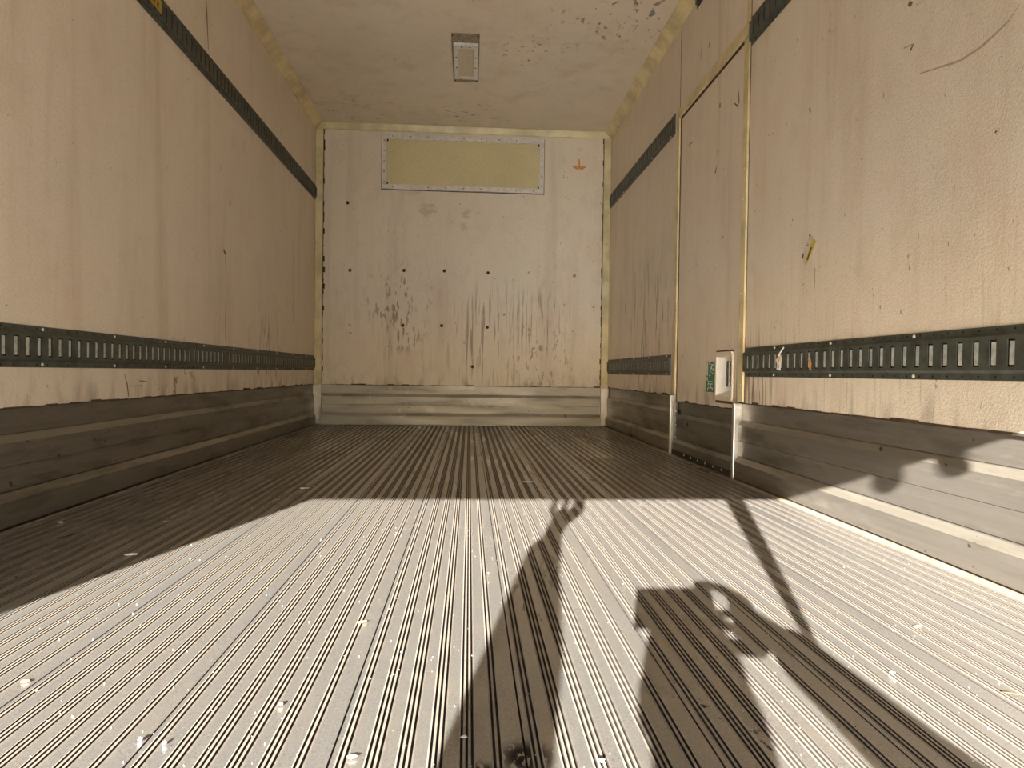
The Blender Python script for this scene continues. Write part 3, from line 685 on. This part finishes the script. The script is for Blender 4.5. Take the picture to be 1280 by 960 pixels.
# pull strap
bm = bmesh.new(); prev = None
for i in range(15):
    t = i/14; z = DZ0 - .002 - .47*t; a = 1.15*t; w = .034; c = Vector((.270-.028*t, -.15, z)); s = Vector((math.cos(a), math.sin(a), 0)); nn = Vector((-s.y, s.x, 0))*.0012
    cur = [bm.verts.new(c+s*w+nn), bm.verts.new(c-s*w+nn), bm.verts.new(c-s*w-nn), bm.verts.new(c+s*w-nn)]
    if prev:
        for k in range(4): bm.faces.new((prev[k], prev[(k+1) % 4], cur[(k+1) % 4], cur[k]))
    else: bm.faces.new(cur)
    prev = cur
bm.faces.new(prev[::-1]); o = mk('pull_strap', bm, m_strap); tag(o, 'black webbing pull strap hanging from the roll-up door, seen as a thin slanting shadow', 'strap')

# ------------------------------------------------------------------ phone
pr = empty('phone', (.05, -.01, .392)); tag(pr, 'black phone held level in the right hand, seen as the square-cornered shadow', 'phone')
bm = bmesh.new(); bx(bm, -.030, .130, -.0150, -.0065, .3925, .4675, 0, .003); mk('phone_body', bm, m_glass, pr)
bm = bmesh.new(); disc(bm, (0, -.0068, CH), (0, 1, 0), .008, .0035, 16); mk('lens_ring', bm, m_black, pr)

# ------------------------------------------------------------------ person (outside the opening; seen as shadow)
def cap(bm, a, b, ra, rb, seg=12):
    a, b = Vector(a), Vector(b); q = (b-a).to_track_quat('Z', 'Y') if (b-a).length > 1e-6 else Quaternion()
    n = 5; rings = []
    for i in range(1, n):
        t = math.pi/2*i/n; rings.append((a, -ra*math.cos(t), ra*math.sin(t)))
    rings.append((a, 0, ra)); L = (b-a).length
    rings.append((a, L, rb))
    for i in range(n-1, 0, -1):
        t = math.pi/2*i/n; rings.append((a, L+rb*math.cos(t), rb*math.sin(t)))
    R = [[bm.verts.new(c + q @ Vector((r*math.cos(2*math.pi*k/seg), r*math.sin(2*math.pi*k/seg), h))) for k in range(seg)] for c, h, r in rings]
    for A, B in zip(R, R[1:]):
        for k in range(seg): bm.faces.new((A[k], A[(k+1) % seg], B[(k+1) % seg], B[k]))
    bm.faces.new(R[0][::-1]); bm.faces.new(R[-1])
def ell(bm, c, r, rot=None):
    res = bmesh.ops.create_uvsphere(bm, u_segments=20, v_segments=14, radius=1); vs = res['verts']
    bmesh.ops.scale(bm, vec=r, verts=vs)
    if rot: bmesh.ops.rotate(bm, cent=(0, 0, 0), matrix=rot, verts=vs)
    bmesh.ops.translate(bm, vec=c, verts=vs)
def chain(bm, pts):
    for (a, ra), (b, rb) in zip(pts, pts[1:]): cap(bm, a, b, ra, rb)
def organic(name, bm, m, par, vox, sm=3):
    o = mk(name, bm, m, par, True)
    r = o.modifiers.new('remesh', 'REMESH'); r.mode = 'VOXEL'; r.voxel_size = vox; r.use_smooth_shade = True
    s = o.modifiers.new('smooth', 'SMOOTH'); s.factor = .5; s.iterations = sm
    return o
GZ = -1.15
pe = empty('person', (-.07, -.55, GZ)); tag(pe, 'person standing outside the rear opening, left arm raised, seen as the large shadow', 'person')
# joints
hd = Vector((-.064, -.47, .474))
sL, sR = Vector((-.265, -.50, .215)), Vector((.135, -.52, .205))
eL, wL = Vector((-.320, -.42, .475)), Vector((-.340, -.215, .690))
eR, wR = Vector((.405, -.27, .185)), Vector((.212, -.055, .392))
hipL, hipR = Vector((-.165, -.58, -.27)), Vector((.020, -.58, -.27))
bm = bmesh.new()
ell(bm, hd, (.074, .094, .112), Matrix.Rotation(-.25, 3, 'X'))                        # skull
ell(bm, hd+Vector((0, .030, -.055)), (.056, .062, .066)); ell(bm, hd+Vector((0, .060, -.095)), (.026, .022, .020))   # jaw, chin
cap(bm, hd+Vector((0, .088, .012)), hd+Vector((0, .108, -.025)), .008, .013)           # nose
for s in (-1, 1):
    ell(bm, hd+Vector((s*.075, -.005, -.010)), (.008, .020, .030)); ell(bm, hd+Vector((s*.030, .082, .010)), (.014, .010, .009))
cap(bm, hd+Vector((-.020, .090, -.060)), hd+Vector((.020, .090, -.060)), .008, .008)   # lips
chain(bm, [(hd+Vector((0, -.02, -.08)), .052), (Vector((-.068, -.515, .30)), .058), (Vector((-.066, -.53, .20)), .10)])
chain(bm, [(Vector((-.066, -.53, .16)), .135), (Vector((-.068, -.54, -.02)), .125), (Vector((-.070, -.56, -.24)), .135)])
chain(bm, [(sL, .052), (eL, .040), (wL, .027)]); chain(bm, [(sR, .052), (eR, .040), (wR, .027)])
for h, sx in ((hipL, -1), (hipR, 1)):
    chain(bm, [(h, .085), (Vector((h.x+sx*.02, -.565, -.70)), .055), (Vector((h.x+sx*.025, -.60, GZ+.09)), .038), (Vector((h.x+sx*.03, -.53, GZ+.035)), .032), (Vector((h.x+sx*.035, -.43, GZ+.025)), .022)])
# left hand: palm and fingers hooked over the door's bottom rail
pL = Vector((-.335, -.178, .752))
chain(bm, [(wL, .026), (wL.lerp(pL, .5), .028), (pL, .030)])
tips = [(-.387, .812), (-.350, .826), (-.314, .824), (-.290, .812)]
for k, (tx_, tz_) in enumerate(tips):
    b0 = pL + Vector((-.024+.017*k, .004, .012)); kn = Vector((tx_+.004, -.176, tz_-.018)); t1 = Vector((tx_, -.166, tz_+.008)); t2 = Vector((tx_, -.146, DZ0-.010)); t3 = Vector((tx_, -.124, DZ0+.004))
    chain(bm, [(b0, .0125), (kn, .0108), (t1, .0098), (t2, .0092), (t3, .0082)])
chain(bm, [(pL+Vector((.020, 0, -.020)), .013), (pL+Vector((.045, .014, .002)), .0105), (pL+Vector((.058, .022, .030)), .009)])
# right hand round the phone's right end
pR = Vector((.178, -.030, .412))
chain(bm, [(wR, .026), (wR.lerp(pR, .5), .026), (pR, .024)]); cap(bm, Vector((.176, -.032, .440)), Vector((.176, -.034, .382)), .024, .024)
chain(bm, [(Vector((.184, -.030, .446)), .0140), (Vector((.160, -.018, .463)), .0112), (Vector((.132, -.010, .4730)), .0098), (Vector((.102, -.010, .4745)), .0084)])
chain(bm, [(Vector((.182, -.028, .416)), .0100), (Vector((.162, -.014, .416)), .0086), (Vector((.142, -.006, .4150)), .0080), (Vector((.118, -.001, .4140)), .0070)])
chain(bm, [(Vector((.184, -.030, .392)), .0100), (Vector((.164, -.020, .371)), .0088), (Vector((.142, -.008, .3690)), .0080), (Vector((.118, -.001, .3850)), .0070)])
chain(bm, [(Vector((.186, -.030, .380)), .0095), (Vector((.172, -.022, .362)), .0080), (Vector((.150, -.016, .362)), .0072), (Vector((.128, -.010, .3790)), .0066)])
chain(bm, [(Vector((.186, -.045, .395)), .0130), (Vector((.160, -.042, .395)), .0105), (Vector((.132, -.030, .405)), .0090), (Vector((.112, -.023, .425)), .0080)])
organic('body', bm, m_skin, pe, .0045, 2)
bm = bmesh.new()
chain(bm, [(Vector((-.066, -.53, .16)), .155), (Vector((-.068, -.54, -.02)), .148), (Vector((-.070, -.56, -.30)), .160)])
chain(bm, [(Vector((-.21, -.52, .20)), .075), (Vector((.08, -.53, .20)), .075)])
chain(bm, [(Vector((-.067, -.52, .29)), .066), (Vector((-.066, -.53, .20)), .09)])
chain(bm, [(sL, .075), (eL, .066), (Vector((-.342, -.30, .600)), .048), (wL+Vector((-.004, -.020, -.040)), .042)])
chain(bm, [(sR, .078), (eR, .068), (Vector((.300, -.165, .285)), .054), (wR+Vector((.018, -.022, -.020)), .042)])
organic('jacket', bm, m_jacket, pe, .007, 3)
bm = bmesh.new()
for h, sx in ((hipL, -1), (hipR, 1)):
    chain(bm, [(h, .100), (Vector((h.x+sx*.02, -.565, -.70)), .072), (Vector((h.x+sx*.025, -.60, GZ+.07)), .062)])
chain(bm, [(hipL, .1), (hipR, .1)]); organic('trousers', bm, m_jeans, pe, .009, 3)
for h, sx in ((hipL, -1), (hipR, 1)):
    bm = bmesh.new(); chain(bm, [(Vector((h.x+sx*.027, -.62, GZ+.045)), .045), (Vector((h.x+sx*.032, -.52, GZ+.040)), .040), (Vector((h.x+sx*.037, -.42, GZ+.036)), .036)])
    o = organic('shoe', bm, m_black, pe, .007, 2)
bm = bmesh.new(); ell(bm, hd+Vector((0, -.014, .022)), (.076, .096, .104)); ell(bm, hd+Vector((0, -.045, -.02)), (.078, .070, .085)); organic('hair', bm, m_hair, pe, .007, 2)
